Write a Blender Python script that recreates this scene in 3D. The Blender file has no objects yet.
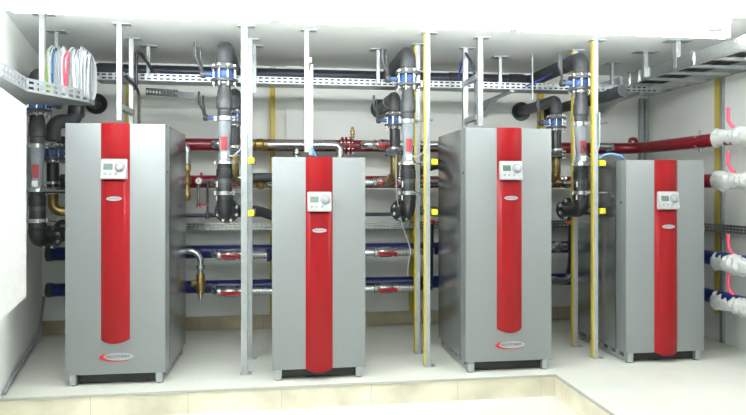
import bpy, bmesh, math, random
from mathutils import Vector, Matrix
random.seed(7)
S = bpy.context.scene
COL = S.collection
V = Vector
PI = math.pi

# ---------------------------------------------------------------- camera model
CAM_Z, FPX, YAW, HOR = 1.35, 630.0, math.radians(8.13), 189.0
SN, CS = math.sin(YAW), math.cos(YAW)
def at(px, py, Y):
    """point of the room at depth Y that lies on the photo's ray"""
    u = (px-373)/FPX; v = (HOR-py)/FPX
    d = Y/(CS-u*SN)
    return V((d*(SN+u*CS), Y, CAM_Z+v*d))
def X(px, Y): return at(px, 189, Y).x

# ---------------------------------------------------------------- materials
def mat(name, col, rough=.5, metal=0., var=.06, scale=30., bump=0., coat=0., stretch=None, spec=None, emit=None, alpha=None):
    m = bpy.data.materials.new(name); m.use_nodes = True
    nt = m.node_tree; n = nt.nodes; l = nt.links
    b = n['Principled BSDF']
    b.inputs['Roughness'].default_value = rough
    b.inputs['Metallic'].default_value = metal
    if coat: b.inputs['Coat Weight'].default_value = coat; b.inputs['Coat Roughness'].default_value = .08
    if spec is not None: b.inputs['Specular IOR Level'].default_value = spec
    tc = n.new('ShaderNodeTexCoord'); mp = n.new('ShaderNodeMapping')
    if stretch: mp.inputs['Scale'].default_value = stretch
    nz = n.new('ShaderNodeTexNoise'); nz.inputs['Scale'].default_value = scale; nz.inputs['Detail'].default_value = 4
    l.new(tc.outputs['Object'], mp.inputs['Vector']); l.new(mp.outputs['Vector'], nz.inputs['Vector'])
    mr = n.new('ShaderNodeMapRange')
    mr.inputs['From Min'].default_value = .3; mr.inputs['From Max'].default_value = .7
    mr.inputs['To Min'].default_value = 1-var; mr.inputs['To Max'].default_value = 1+var
    l.new(nz.outputs['Fac'], mr.inputs['Value'])
    mx = n.new('ShaderNodeVectorMath'); mx.operation = 'SCALE'
    mx.inputs[0].default_value = col[:3]
    l.new(mr.outputs['Result'], mx.inputs['Scale'])
    l.new(mx.outputs['Vector'], b.inputs['Base Color'])
    if bump:
        bp = n.new('ShaderNodeBump'); bp.inputs['Strength'].default_value = bump; bp.inputs['Distance'].default_value = .004
        l.new(nz.outputs['Fac'], bp.inputs['Height']); l.new(bp.outputs['Normal'], b.inputs['Normal'])
    if emit:
        b.inputs['Emission Color'].default_value = (1, 1, 1, 1) if len(emit) == 1 else (*emit[1], 1)
        b.inputs['Emission Strength'].default_value = emit[0]
    return m

def tile_mat(name, col, grout, sx, sz, rough=.45, plane='XZ', var=.12):
    m = mat(name, col, rough, 0, var, 3.0)
    nt = m.node_tree; n = nt.nodes; l = nt.links
    b = n['Principled BSDF']
    src = b.inputs['Base Color'].links[0].from_socket
    tc = n.new('ShaderNodeTexCoord'); sp = n.new('ShaderNodeSeparateXYZ'); cb = n.new('ShaderNodeCombineXYZ')
    l.new(tc.outputs['Object'], sp.inputs[0])
    ad = n.new('ShaderNodeMath'); ad.operation = 'ADD'
    l.new(sp.outputs['X'], ad.inputs[0]); l.new(sp.outputs['Y'], ad.inputs[1])
    l.new((ad.outputs[0] if plane == 'XZ' else sp.outputs['X']), cb.inputs['X']); l.new(sp.outputs['Z' if plane == 'XZ' else 'Y'], cb.inputs['Y'])
    br = n.new('ShaderNodeTexBrick'); br.inputs['Scale'].default_value = 1; br.offset = 0
    br.inputs['Brick Width'].default_value = sx; br.inputs['Row Height'].default_value = sz
    br.inputs['Mortar Size'].default_value = .002
    l.new(cb.outputs[0], br.inputs['Vector'])
    mx = n.new('ShaderNodeMix'); mx.data_type = 'RGBA'
    l.new(br.outputs['Fac'], mx.inputs['Factor'])
    l.new(src, mx.inputs['A']); mx.inputs['B'].default_value = (*grout, 1)
    l.new(mx.outputs['Result'], b.inputs['Base Color'])
    return m

M = dict(
    wall=mat('wall_paint', (.84, .86, .83), .75, 0, .02, 2),
    ceil=mat('ceiling_paint', (.86, .88, .87), .8, 0, .02, 2),
    floor=mat('floor_coating', (.76, .765, .70), .32, 0, .05, 2.5, .0),
    riser=tile_mat('plinth_riser_tile', (.74, .69, .55), (.52, .48, .38), .62, 1.0, var=.22),
    skirt=tile_mat('skirting_tile', (.42, .36, .25), (.25, .22, .17), .6, 1.0, var=.2),
    silver=mat('silver_casing_paint', (.255, .27, .277), .46, .35, .012, 160, 0, 0, (1, 1, .3)),
    sidemetal=mat('brushed_side_metal', (.36, .375, .385), .24, .85, .04, 90, 0, 0, (1, 1, .1)),
    red=mat('red_trim_lacquer', (.22, .003, .006), .30, 0, .03, 8, 0, .12, None, .2),
    panel=mat('white_control_plastic', (.44, .44, .45), .35),
    lcd=mat('lcd_grey_green', (.09, .15, .12), .2),
    dial=mat('dial_white', (.30, .31, .33), .3),
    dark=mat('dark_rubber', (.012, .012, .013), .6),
    seamgrey=mat('dark_seam', (.10, .105, .11), .5, .4),  # dark tone of the panel joints
    badge=mat('badge_silver', (.40, .42, .44), .3, .2),
    badgered=mat('badge_red', (.50, .01, .02), .35),
    ink=mat('badge_ink', (.06, .08, .12), .5),
    galv=mat('galvanised_steel', (.40, .425, .44), .38, .55, .10, 25),
    zinc=mat('zinc_bright', (.55, .57, .57), .24, .9, .10, 40),
    yellow=mat('yellow_paint', (.56, .43, .06), .45, 0, .06, 10),
    capy=mat('yellow_plastic_cap', (.75, .66, .02), .4),
    foam=mat('grey_foam_insulation', (.05, .053, .06), .55, 0, .15, 20, .15),
    navy=mat('dark_blue_grey_insulation', (.045, .05, .078), .34, 0, .15, 20, .1),
    black=mat('black_plastic_pipe', (.022, .024, .027), .33, 0, .15, 20),
    collar=mat('dark_grey_coupling', (.055, .058, .064), .38, 0, .12, 20),
    blue=mat('blue_valve_paint', (.045, .11, .32), .4, 0, .1, 20),
    bluepipe=mat('blue_pipe_wrap', (.009, .018, .12), .3, 0, .12, 15, .1),
    redpipe=mat('red_pipe_wrap', (.17, .006, .014), .28, 0, .12, 15, .1),
    redbright=mat('bright_red_handle', (.5, .01, .025), .35),
    clear=mat('pale_grey_plastic', (.25, .28, .31), .18, 0, .08, 20, 0, .5),
    pink=mat('pink_red_strip', (.36, .05, .06), .35),
    pinklever=mat('pink_lever_plastic', (.80, .09, .17), .4),
    white=mat('white_plastic', (.82, .84, .84), .4),
    tag=mat('white_label', (.86, .87, .86), .5),
    brass=mat('brass', (.30, .21, .08), .32, .8, .12, 30),
    cable=mat('white_cable', (.46, .48, .50), .45),
    cgreen=mat('green_cable', (.22, .42, .03), .45),
    cblue=mat('blue_cable', (.11, .28, .60), .45),
    cred=mat('red_cable', (.5, .04, .08), .45),
    cgrey=mat('grey_cable', (.28, .30, .33), .45),
    cblack=mat('black_cable', (.02, .02, .022), .45),
    wrap=mat('white_foam_wrap', (.55, .57, .56), .6, 0, .15, 30, .8),
    orange=mat('orange_plastic', (.75, .10, .03), .4),
    cnavy=mat('dark_blue_cable', (.02, .04, .30), .4),
    glass=mat('gauge_face', (.85, .86, .87), .15),
    tube=mat('lamp_tube', (.95, .95, .95), .5, emit=(34., (.955, 1.0, .99))),
    added_tube=mat('added_wall_lamp_tube', (.95, .95, .95), .5, emit=(48., (.955, 1.0, .99))),  # stronger emission for the lamps added along the side walls
)

# ---------------------------------------------------------------- mesh building
def rounded(pts, rad, n=7):
    """polyline with its corners turned into arcs"""
    pts = [V(p) for p in pts]
    if rad <= 0 or len(pts) < 3: return pts
    out = [pts[0]]
    for i in range(1, len(pts)-1):
        a, b, c = pts[i-1], pts[i], pts[i+1]
        d1 = (a-b); d2 = (c-b); l1, l2 = d1.length, d2.length
        d1.normalize(); d2.normalize()
        ang = d1.angle(d2)
        if ang > PI-.02: out.append(b); continue
        t = min(rad/math.tan(ang/2), l1*.49, l2*.49)
        r = t*math.tan(ang/2)
        bis = (d1+d2).normalized(); cen = b+bis*(r/math.sin(ang/2))
        s, e = b+d1*t-cen, b+d2*t-cen
        q = s.rotation_difference(e)
        ax, an = q.to_axis_angle()
        for k in range(n+1):
            out.append(cen+Matrix.Rotation(an*k/n, 3, ax) @ s)
    out.append(pts[-1])
    return out

class MB:
    def __init__(self): self.bm = bmesh.new(); self.mi = 0
    def box(self, x0, x1, y0, y1, z0, z1, bev=0, rot=None, piv=None):
        r = bmesh.ops.create_cube(self.bm, size=1)
        vs = r['verts']
        c = V(((x0+x1)/2, (y0+y1)/2, (z0+z1)/2)); s = V((abs(x1-x0), abs(y1-y0), abs(z1-z0)))
        for v in vs: v.co = V((v.co.x*s.x, v.co.y*s.y, v.co.z*s.z))+c
        if bev:
            es = list({e for v in vs for e in v.link_edges})
            g = bmesh.ops.bevel(self.bm, geom=es, offset=bev, segments=2, affect='EDGES', profile=.6)
            vs = list({v for f in g['faces'] for v in f.verts} | {v for v in vs if v.is_valid})
        if rot is not None:
            p = V(piv) if piv is not None else c
            for v in vs: v.co = rot @ (v.co-p)+p
        return self
    def ring_skin(self, rings, cap=True, closed=False):
        R = [[self.bm.verts.new(p) for p in ring] for ring in rings]
        k = len(R[0]); m = len(R)
        for i in range(m if closed else m-1):
            A, B = R[i], R[(i+1) % m]
            for j in range(k):
                f = self.bm.faces.new((A[j], A[(j+1) % k], B[(j+1) % k], B[j])); f.smooth = True
        if cap and not closed:
            self.bm.faces.new(list(reversed(R[0]))); self.bm.faces.new(R[-1])
        return self
    def tube(self, pts, r, bend=0, seg=14, closed=False, n=7):
        P = rounded(pts, bend, n) if not closed else [V(p) for p in pts]
        q = [P[0]]
        for p in P[1:]:
            if (p-q[-1]).length > 1e-5: q.append(p)
        P = q; m = len(P)
        T = []
        for i in range(m):
            if closed: t = P[(i+1) % m]-P[i-1]
            else: t = P[min(i+1, m-1)]-P[max(i-1, 0)]
            T.append(t.normalized())
        up = V((0, 0, 1)) if abs(T[0].z) < .9 else V((1, 0, 0))
        nrm = (up-T[0]*up.dot(T[0])).normalized()
        rings = []
        for i in range(m):
            if i:
                nrm = T[i-1].rotation_difference(T[i]) @ nrm
                nrm = (nrm-T[i]*nrm.dot(T[i])).normalized()
            bn = T[i].cross(nrm)
            rr = r(i/(m-1)) if callable(r) else r
            rings.append([P[i]+(nrm*math.cos(2*PI*j/seg)+bn*math.sin(2*PI*j/seg))*rr for j in range(seg)])
        return self.ring_skin(rings, True, closed)
    def lathe(self, p, axis, prof, seg=24):
        """prof: list of (radius, distance along axis) from p"""
        a = V(axis).normalized(); p = V(p)
        up = V((0, 0, 1)) if abs(a.z) < .9 else V((1, 0, 0))
        n1 = (up-a*up.dot(a)).normalized(); n2 = a.cross(n1)
        rings = [[p+a*t+(n1*math.cos(2*PI*j/seg)+n2*math.sin(2*PI*j/seg))*r for j in range(seg)] for r, t in prof]
        self.ring_skin(rings)
        return self
    def cyl(self, p0, p1, r, seg=14):
        p0, p1 = V(p0), V(p1); return self.lathe(p0, p1-p0, [(r, 0), (r, (p1-p0).length)], seg)
    def extrude_poly(self, poly, off):
        """closed planar polygon swept by the vector off"""
        off = V(off)
        A = [self.bm.verts.new(V(p)) for p in poly]; B = [self.bm.verts.new(V(p)+off) for p in poly]
        k = len(A)
        for j in range(k): self.bm.faces.new((A[j], A[(j+1) % k], B[(j+1) % k], B[j]))
        self.bm.faces.new(list(reversed(A))); self.bm.faces.new(B)
        return self
    def perf(self, o, u, v, L, H, pitch, slot, rows, th, fill=None):
        """sheet with rows of slots: o corner, u along, v across, real holes, thickness th"""
        o, u, v = V(o), V(u).normalized(), V(v).normalized()
        n = max(1, round(L/pitch)); pitch = L/n; slot = min(slot, pitch*.75)
        us = [0.]
        for i in range(n):
            a = i*pitch+(pitch-slot)/2; us += [a, a+slot]
        us.append(L)
        rh = H/(rows*2+1)
        vs = [k*rh for k in range(rows*2+1)]+[H]
        if fill: vs = [0.]+[q for k in range(rows) for q in (H*(k+.5)/rows-fill/2+.0, H*(k+.5)/rows+fill/2)]+[H]
        w = u.cross(v).normalized()*th
        front = {}
        def vert(i, j, k):
            if (i, j, k) not in front: front[(i, j, k)] = self.bm.verts.new(o+u*us[i]+v*vs[j]+(w if k else V((0, 0, 0))))
            return front[(i, j, k)]
        solid = lambda i, j: 0 <= i < len(us)-1 and 0 <= j < len(vs)-1 and not (i % 2 == 1 and j % 2 == 1)
        for i in range(len(us)-1):
            for j in range(len(vs)-1):
                if not solid(i, j): continue
                self.bm.faces.new((vert(i, j, 0), vert(i, j+1, 0), vert(i+1, j+1, 0), vert(i+1, j, 0)))
                self.bm.faces.new((vert(i, j, 1), vert(i+1, j, 1), vert(i+1, j+1, 1), vert(i, j+1, 1)))
                for (a, b, di, dj) in (((i, j), (i+1, j), 0, -1), ((i+1, j), (i+1, j+1), 1, 0), ((i+1, j+1), (i, j+1), 0, 1), ((i, j+1), (i, j), -1, 0)):
                    if not solid(i+di, j+dj):
                        self.bm.faces.new((vert(*a, 0), vert(*b, 0), vert(*b, 1), vert(*a, 1)))
        return self
    def build(self, name, material, parent=None, smooth=None):
        bmesh.ops.recalc_face_normals(self.bm, faces=self.bm.faces[:])
        me = bpy.data.meshes.new(name)
        if parent is not None: self.bm.transform(Matrix.Translation(-world_loc(parent)))
        self.bm.to_mesh(me); self.bm.free()
        for mm in (material if isinstance(material, (list, tuple)) else [material]): me.materials.append(mm)
        o = bpy.data.objects.new(name, me); COL.objects.link(o)
        if parent is not None: o.parent = parent
        if hasattr(me, 'set_sharp_from_angle'): me.set_sharp_from_angle(angle=math.radians(38))
        return o

def world_loc(o):
    p = V(o.location)
    while o.parent: o = o.parent; p += V(o.location)
    return p

def tag(o, label, cat, group=None):
    o['label'] = label; o['category'] = cat
    if group: o['group'] = group
    return o
def thing(name, label, cat, loc=(0, 0, 0), group=None):
    o = bpy.data.objects.new(name, None); o.empty_display_size = .1; COL.objects.link(o); o.location = loc
    return tag(o, label, cat, group)
def struct(o): o['kind'] = 'structure'; return o
def dup(o, loc, label=None, scale=None, group=None):
    r = o.copy(); COL.objects.link(r); r.location = loc
    if label: r['label'] = label
    if group: r['group'] = group
    if scale: r.scale = (scale,)*3
    def kids(src, dst):
        for ch in [c for c in list(src.children)]:
            c = ch.copy(); COL.objects.link(c); c.parent = dst; kids(ch, c)
    kids(o, r)
    return r

# ---------------------------------------------------------------- the room
ZC, ZF, YB, XR = 2.54, -.155, 6.2, 3.83
def xl(Y): return -1.94-.215*(Y-4.97)
YN = -2.2
b = MB(); b.box(-2.6, 1.98, YN-.1, 4.40, ZF-.1, ZF); struct(b.build('floor', M['floor']))
# raised concrete plinth with a tiled riser, L shaped
b = MB()
b.extrude_poly([(-2.6, 4.35, 0), (1.96, 4.35, 0), (1.96, YN-.1, 0), (XR+.2, YN-.1, 0), (XR+.2, YB+.3, 0), (-2.6, YB+.3, 0)], (0, 0, ZF-.05))
for f in b.bm.faces: f.normal_update()
pl = b.build('plinth', [M['floor'], M['riser']])
for p in pl.data.polygons:
    if abs(p.normal.z) < .5: p.material_index = 1
struct(pl)
b = MB(); b.box(-2.6, 1.963, 4.338, 4.352, -.012, .0015); b.box(1.952, 1.966, YN, 4.352, -.012, .0015)
struct(b.build('trim_1', mat('plinth_edge_trim', (.42, .42, .38), .5)))
b = MB(); b.box(-2.8, XR+.2, YB, YB+.12, ZF-.1, ZC+.1); struct(b.build('wall_back', M['wall']))
b = MB(); b.box(XR, XR+.12, YN-.1, YB+.1, ZF-.1, ZC+.1); struct(b.build('wall_right', M['wall']))
b = MB(); b.extrude_poly([(xl(YB+.1), YB+.1, ZF-.1), (xl(YN), YN, ZF-.1), (xl(YN)-.12, YN, ZF-.1), (xl(YB+.1)-.12, YB+.1, ZF-.1)], (0, 0, ZC+.2-ZF))
struct(b.build('wall_left', M['wall']))
b = MB(); b.box(-2.8, XR+.2, YN-.12, YN, ZF-.1, ZC+.1); struct(b.build('wall_front', M['wall']))
b = MB(); b.box(-2.8, XR+.2, YN-.1, YB+.2, ZC, ZC+.12); struct(b.build('ceiling', M['ceil']))
b = MB(); b.box(xl(YB), XR, YB-.014, YB+.01, 0, .13, .003); struct(b.build('baseboard_back', M['skirt']))
b = MB(); b.box(X(286, YB), X(302, YB), YB-.05, YB+.02, .13, ZC); struct(b.build('trim_2', M['wall']))

# ---------------------------------------------------------------- heat pumps
def arc_strip(w, bulge, n=14):
    """cross-section of the bowed red trim, from the left edge to the right"""
    return [(-w/2+w*i/n, -bulge*(1-(2*i/n-1)**2)**.8-.004) for i in range(n+1)]
def oval(bm_, cx, y, cz, rx, rz, depth, n=40):
    bm_.extrude_poly([(cx+rx*math.cos(2*PI*i/n), y, cz+rz*math.sin(2*PI*i/n)) for i in range(n)], (0, depth, 0))
def text_mesh(txt, size, mat_, parent, loc, name='lettering'):
    cu = bpy.data.curves.new('lettering', 'FONT'); cu.body = txt; cu.size = size; cu.extrude = .0008
    cu.align_x = 'CENTER'; cu.align_y = 'CENTER'
    o = bpy.data.objects.new('lettering', cu); COL.objects.link(o)
    dg = bpy.context.evaluated_depsgraph_get()
    me = bpy.data.meshes.new_from_object(o.evaluated_get(dg))
    bpy.data.objects.remove(o); bpy.data.curves.remove(cu)
    me.transform(Matrix.Translation(V(loc)) @ Matrix.Rotation(PI/2, 4, 'X'))
    me.materials.clear(); me.materials.append(mat_)
    t = bpy.data.objects.new(name, me); COL.objects.link(t); t.parent = parent
    return t

W, D, BASE = .66, .83, .078
def make_pump(H, tall, label):
    r = thing('heat_pump', label, 'heat pump', (0, 0, 0), 'heat pumps standing on the plinth')
    h = W/2
    # body behind the front cover, with a narrow seam
    b = MB(); b.box(-h, h, .158, D, BASE, H, .004); b.box(-h+.006, h-.006, .14, .17, BASE+.006, H-.006)
    body = b.build('casing', M['sidemetal'], r)
    body['label'] = 'brushed grey side casing'
    b = MB()
    b.box(-h, h, .148, .152, BASE, H); b.build('panel_seam', M['seamgrey'], body)
    b = MB(); b.box(-h, h, 0, .147, BASE, H, .005); fc = b.build('front_cover', M['silver'], r)
    b = MB()
    for s in (-1, 1):
        b.lathe((s*(h-.001), .07, H-.33), (s, 0, 0), [(.010, 0), (.010, .004), (.006, .005)], 14)
    b.build('lock', M['dark'], fc)
    # red bowed trim
    zb = .318 if tall else BASE+.004
    w = .19; bulge = .036
    prof = arc_strip(w, bulge)
    b = MB()
    zs = [zb, zb+.01, H-.40, H-.385, H-.25, H-.235, H-.2, H-.1, H+.001]
    sc = [.97, 1, 1, .55, .55, .75, .92, 1, 1]      # a shallow scoop where the control panel sits
    rings = []
    for z, s in zip(zs, sc):
        ring = [(x, y*s, z-(.024*(1-(2*x/w)**2) if z < zb+.02 else 0)) for x, y in prof]+[(w/2, .004, z), (-w/2, .004, z)]
        rings.append([V(p) for p in ring])
    b.ring_skin(rings)
    tr = b.build('front_trim', M['red'], r); tr['label'] = 'glossy red bowed front trim'
    b = MB(); oval(b, 0, -.044, H-.516, .05, .015, .012); ob = b.build('oval_badge', M['badge'], tr)
    text_mesh('HELIOTHERM', .0125, M['ink'], ob, (0, -.0445, H-.516))
    # control panel
    b = MB()
    z0, z1 = H-.383, H-.245
    b.extrude_poly([(-.084, -.012, z1), (-.084, -.040, z1), (-.084, -.062, z0+.006), (-.084, -.056, z0), (-.084, -.012, z0)], (.168, 0, 0))
    bmesh.ops.bevel(b.bm, geom=b.bm.edges[:], offset=.004, segments=2, affect='EDGES')
    cp = b.build('control_panel', M['panel'], r); cp['label'] = 'white control panel'
    slope = math.atan2(.022, z1-z0-.006)
    def onp(x, z):   # a point on the tilted panel face
        t = (z1-z)/(z1-z0-.006); return V((x, -.040-.022*t, z))
    R = Matrix.Rotation(-slope, 3, 'X')
    c = onp(-.036, z0+.085)
    b = MB(); b.box(c.x-.03, c.x+.03, c.y-.003, c.y+.003, c.z-.021, c.z+.021, 0, R); b.build('display', M['lcd'], cp)
    c = onp(.040, z0+.082)
    axis = R @ V((0, -1, 0))
    b = MB(); b.lathe(c, axis, [(.031, -.002), (.031, .003), (.026, .004), (.024, .018), (.020, .021), (.003, .021)], 28); dl = b.build('dial', M['dial'], cp)
    b = MB(); b.lathe(c, axis, [(.034, -.003), (.034, .0015)], 28); b.build('dial_ring', M['collar'], dl)
    for bx in (-.054, -.020, .018):
        c = onp(bx, z0+.036)
        b = MB(); b.lathe(c, axis, [(.0105, -.002), (.0105, .004), (.008, .006)], 18); b.build('button', M['dial'], cp)
    if tall:
        b = MB(); oval(b, .012, -.004, .198, .112, .026, .01)
        lg = b.build('logo_plate', M['badge'], fc)
        # red crescent that hugs the left end and the lower edge
        b = MB(); n = 30; out = []; inn = []
        for i in range(n+1):
            a = math.radians(120+210*i/n)
            k = math.sin(PI*i/n)**.7
            out.append((.012+.118*math.cos(a)-.002, -.0055, .196+.030*math.sin(a)))
            inn.append((.012+(.118-.032*k)*math.cos(a)-.002+.004*k, -.0055, .196+(.030-.0075*k)*math.sin(a)))
        b.extrude_poly(out+inn[::-1][1:-1], (0, .004, 0)); b.build('logo_swoosh', M['badgered'], lg)
        text_mesh('HELIOTHERM', .026, M['ink'], lg, (.014, -.0055, .199))
    b = MB(); b.box(-h+.068, h-.068, .05, D-.02, .012, BASE+.004); u = b.build('under_shade', M['dark'], r); u['label'] = 'dark block standing in for shade under the casing'  # dark block added so the gap under the casing reads as shade
    # base frame: two skids with openings
    for s in (-1, 1):
        xo = s*(h-.045)
        b = MB()
        b.box(xo-.022, xo+.022, .012, D-.012, .006, .034, .002)
        b.box(xo-.022, xo+.022, .012, D-.012, BASE-.012, BASE)
        for k in range(7):
            y = .012+(D-.024-.05)*k/6
            b.box(xo-.0215, xo+.0215, y, y+.06, .03, BASE-.01)
        rail = b.build('base_skid', M['galv'], r)
        for y in (.04, D-.05):
            b = MB(); b.lathe((xo, y, 0), (0, 0, 1), [(.024, 0), (.024, .007)], 16); b.build('rubber_pad', M['dark'], rail)
    return r
p1 = make_pump(1.80, True, 'tall silver heat pump with oval logo plate, standing below the cable coils')
p2 = make_pump(1.575, False, 'short silver heat pump with red stripe to the bottom, between the two tall ones')
p1.location = ((-1.46-.817)/2, 4.535, 0); p1.rotation_euler.z = math.radians(-1.0)
p2.location = ((-.078+.585)/2, 4.47, 0)
p3 = dup(p1, ((1.327+1.985)/2, 4.47, 0), 'tall silver heat pump with oval logo plate, near the step corner')
p3.rotation_euler.z = 0
p4 = dup(p2, ((2.617+3.289)/2, 4.54, 0), 'short silver heat pump beside the right wall with its left side showing')

# ---------------------------------------------------------------- strut posts
def channel(mb, x, y, z0, z1, w=.041, t=.004, lip=.009):
    """C profile, open to the back"""
    h = w/2
    poly = [(-h, -h), (h, -h), (h, h), (h-lip, h), (h-lip, h-t), (h-t, h-t), (h-t, -h+t), (-h+t, -h+t), (-h+t, h-t), (-h+lip, h-t), (-h+lip, h), (-h, h)]
    mb.extrude_poly([(x+a, y+c, z0) for a, c in poly], (0, 0, z1-z0))
def post(x, y, z0, label, yellow=False, z1=ZC, group='galvanised strut posts', top=True, w=.046):
    w = (.032 if x < .5 else .040) if z0 > .1 else (.034 if yellow else .044)
    r = thing('strut_post', label, 'post', (x, y, z0), group)
    b = MB(); channel(b, x, y, z0+.004, z1-.004, w); b.build('channel', M['galv'], r)
    if z0 < .1:
        b = MB(); b.box(x-.028, x+.055, y-.035, y+.035, z0, z0+.007, .002); b.box(x+w/2, x+w/2+.005, y-.02, y+.02, z0+.006, z0+.05); b.build('base_plate', M['galv'], r)
    if top:
        b = MB(); b.box(x-.045, x+.075, y-.035, y+.035, z1-.007, z1, .002); b.build('top_plate', M['galv'], r)
    if yellow:
        b = MB(); b.box(x-w/2-.012, x-w/2, y-w/2, y+w/2, z0+.01, z1-.012); s = b.build('edge_strip', M['yellow'], r); s['label'] = 'yellow edge strip'
    return r
post(-1.165, 4.75, 1.84, 'hanging strut post above the leftmost heat pump, nearer of its pair')
post(-1.185, 5.2, 1.84, 'hanging strut post above the leftmost heat pump, farther of its pair')
POST = {}
POST['B'] = post(-.28, 4.69, 0, 'floor to ceiling strut post right of the first black riser, nearer of its pair')
post(-.262, 5.09, 0, 'floor to ceiling strut post right of the first black riser, farther of its pair')
post(.175, 4.74, 1.62, 'hanging strut post above the second heat pump, reaching the ceiling')
post(.225, 5.12, 1.62, 'shorter hanging strut post above the second heat pump, ending below the ceiling', z1=2.36, top=False)
POST['D'] = post(1.09, 4.695, 0, 'yellow-edged strut post left of the second tall heat pump, nearer of its pair', True)
post(1.097, 5.08, 0, 'yellow-edged strut post left of the second tall heat pump, farther of its pair', True)
post(1.53, 4.78, 1.84, 'hanging strut post above the second tall heat pump, nearer of its pair')
post(1.52, 5.15, 1.84, 'hanging strut post above the second tall heat pump, farther of its pair')
POST['F'] = post(2.47, 4.735, 0, 'yellow-edged strut post beside the rightmost heat pump, nearer of its pair', True)
post(2.48, 5.105, 0, 'yellow-edged strut post beside the rightmost heat pump, farther of its pair', True)
def rung(x, y0, y1, z, label):
    b = MB(); b.box(x-.02, x+.02, y0, y1, z-.02, z+.02, .003)
    tag(b.build('strut_crosspiece', M['galv']), label, 'bracket', 'crosspieces between strut posts')
rung(-1.175, 4.776, 5.174, 2.19, 'upper crosspiece between the posts over the leftmost heat pump')
rung(-1.175, 4.776, 5.174, 1.95, 'lower crosspiece between the posts over the leftmost heat pump')
rung(.195, 4.768, 5.092, 2.325, 'crosspiece joining the two hanging posts over the second heat pump')
rung(1.525, 4.806, 5.124, 2.24, 'upper crosspiece between the posts over the second tall heat pump')
rung(1.525, 4.806, 5.124, 1.92, 'lower crosspiece between the posts over the second tall heat pump')
def cap_arm(p, x, y0, y1, z):
    b = MB(); b.box(x-.019, x+.019, y0+.03, y1, z-.019, z+.019, .002); a = b.build('side_arm', M['galv'], p)
    b = MB(); b.box(x-.023, x+.023, y0, y0+.04, z-.022, z+.022, .004); c = b.build('end_cap', M['capy'], a); c['label'] = 'bright yellow end cap'
for p, x, y in ((POST['B'], -.28, 4.69), (POST['D'], 1.09, 4.695), (POST['F'], 2.47, 4.735)):
    for z in (1.557, 1.175): cap_arm(p, x+.05, y-.035, y+.36, z)

# ---------------------------------------------------------------- wall struts, yellow
for px, who in ((129, 'above the leftmost heat pump'), (272.5, 'beside the second heat pump'), (412, 'behind the yellow-edged posts'), (541, 'behind the second tall heat pump')):
    x = X(px, 6.15)
    r = thing('wall_strut', 'yellow vertical strut on the back wall %s' % who, 'strut', (x, 6.15, .0), 'yellow struts fixed on the back wall')
    b = MB(); b.box(x-.024, x+.024, 6.13, YB-.001, .131, ZC-.05, .003); b.build('rail', M['yellow'], r)
    b = MB(); b.box(x-.03, x+.03, 5.97, 6.135, 2.33, 2.355); b.box(x-.03, x-.022, 5.99, 6.135, 2.33, 2.47); b.box(x-.03, x+.03, 6.12, 6.135, 2.33, 2.52); b.build('pipe_bracket', M['galv'], r)
x = XR; yy = 5.08
r = thing('wall_strut', 'yellow vertical strut on the right wall by the white-wrapped valves', 'strut', (x-.02, yy, 0))
b = MB(); b.box(x-.03, x-.001, yy-.02, yy+.04, .25, ZC-.05, .003); b.build('rail', M['yellow'], r)
b = MB(); b.box(x-.028, x-.001, yy-.06, yy-.022, .0, ZC-.02, .003); b.build('backing_rail', M['galv'], r)
for px, who in ((642, 'left'), (646.5, 'right')):
    x = X(px, 6.15)
    b = MB(); channel(b, x, 6.165, .131, 2.3, .04)
    tag(b.build('wall_strut', M['galv']), 'galvanised upright in the back right corner, %s one of the two' % who, 'strut', 'uprights in the back right corner')

# ---------------------------------------------------------------- ceiling hangers
def hanger(px, pyt, Y, zb, label, w=.027, plate=.14):
    p = at(px, pyt, Y); x = p.x
    r = thing('ceiling_hanger', label, 'hanger', (x, Y, zb), 'hangers under the ceiling')
    b = MB(); channel(b, x, Y, zb, ZC-.006, w); b.build('rod', M['galv'], r)
    b = MB(); b.box(x-plate/2, x+plate/2, Y-.05, Y+.05, ZC-.007, ZC, .002); b.build('top_plate', M['galv'], r)
hanger(42.5, 16, 4.55, 1.985, 'white hanger rod at the near end of the cable coils', .034)
hanger(57, 38, 5.05, 2.10, 'short hanger rod just behind the cable coils')
hanger(148.5, 58, 5.45, 2.237, 'hanger rod carrying the tray right of the leftmost hanging posts')
hanger(254.6, 53, 5.32, 2.15, 'hanger rod before the tray beside the yellow strut and first riser')
hanger(378, 56, 5.32, 2.25, 'hanger rod before the tray left of the second riser')
hanger(500, 59, 5.45, 2.237, 'hanger rod on the tray left of the third riser arm')
hanger(612, 63, 5.57, 2.32, 'hanger rod at the far end of the ladder tray')
hanger(645, 52, 5.08, 2.32, 'middle hanger rod of the ladder tray', .038, .2)
hanger(677, 41, 4.67, 2.32, 'nearest hanger rod of the ladder tray', .04, .2)
p = at(532.5, 60, 5.32)
b = MB(); b.cyl((p.x, 5.32, 2.14), (p.x, 5.32, ZC), .008, 8)
tag(b.build('threaded_rod', M['galv']), 'thin threaded rod hanging before the tray by the third riser arm', 'rod')

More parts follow.
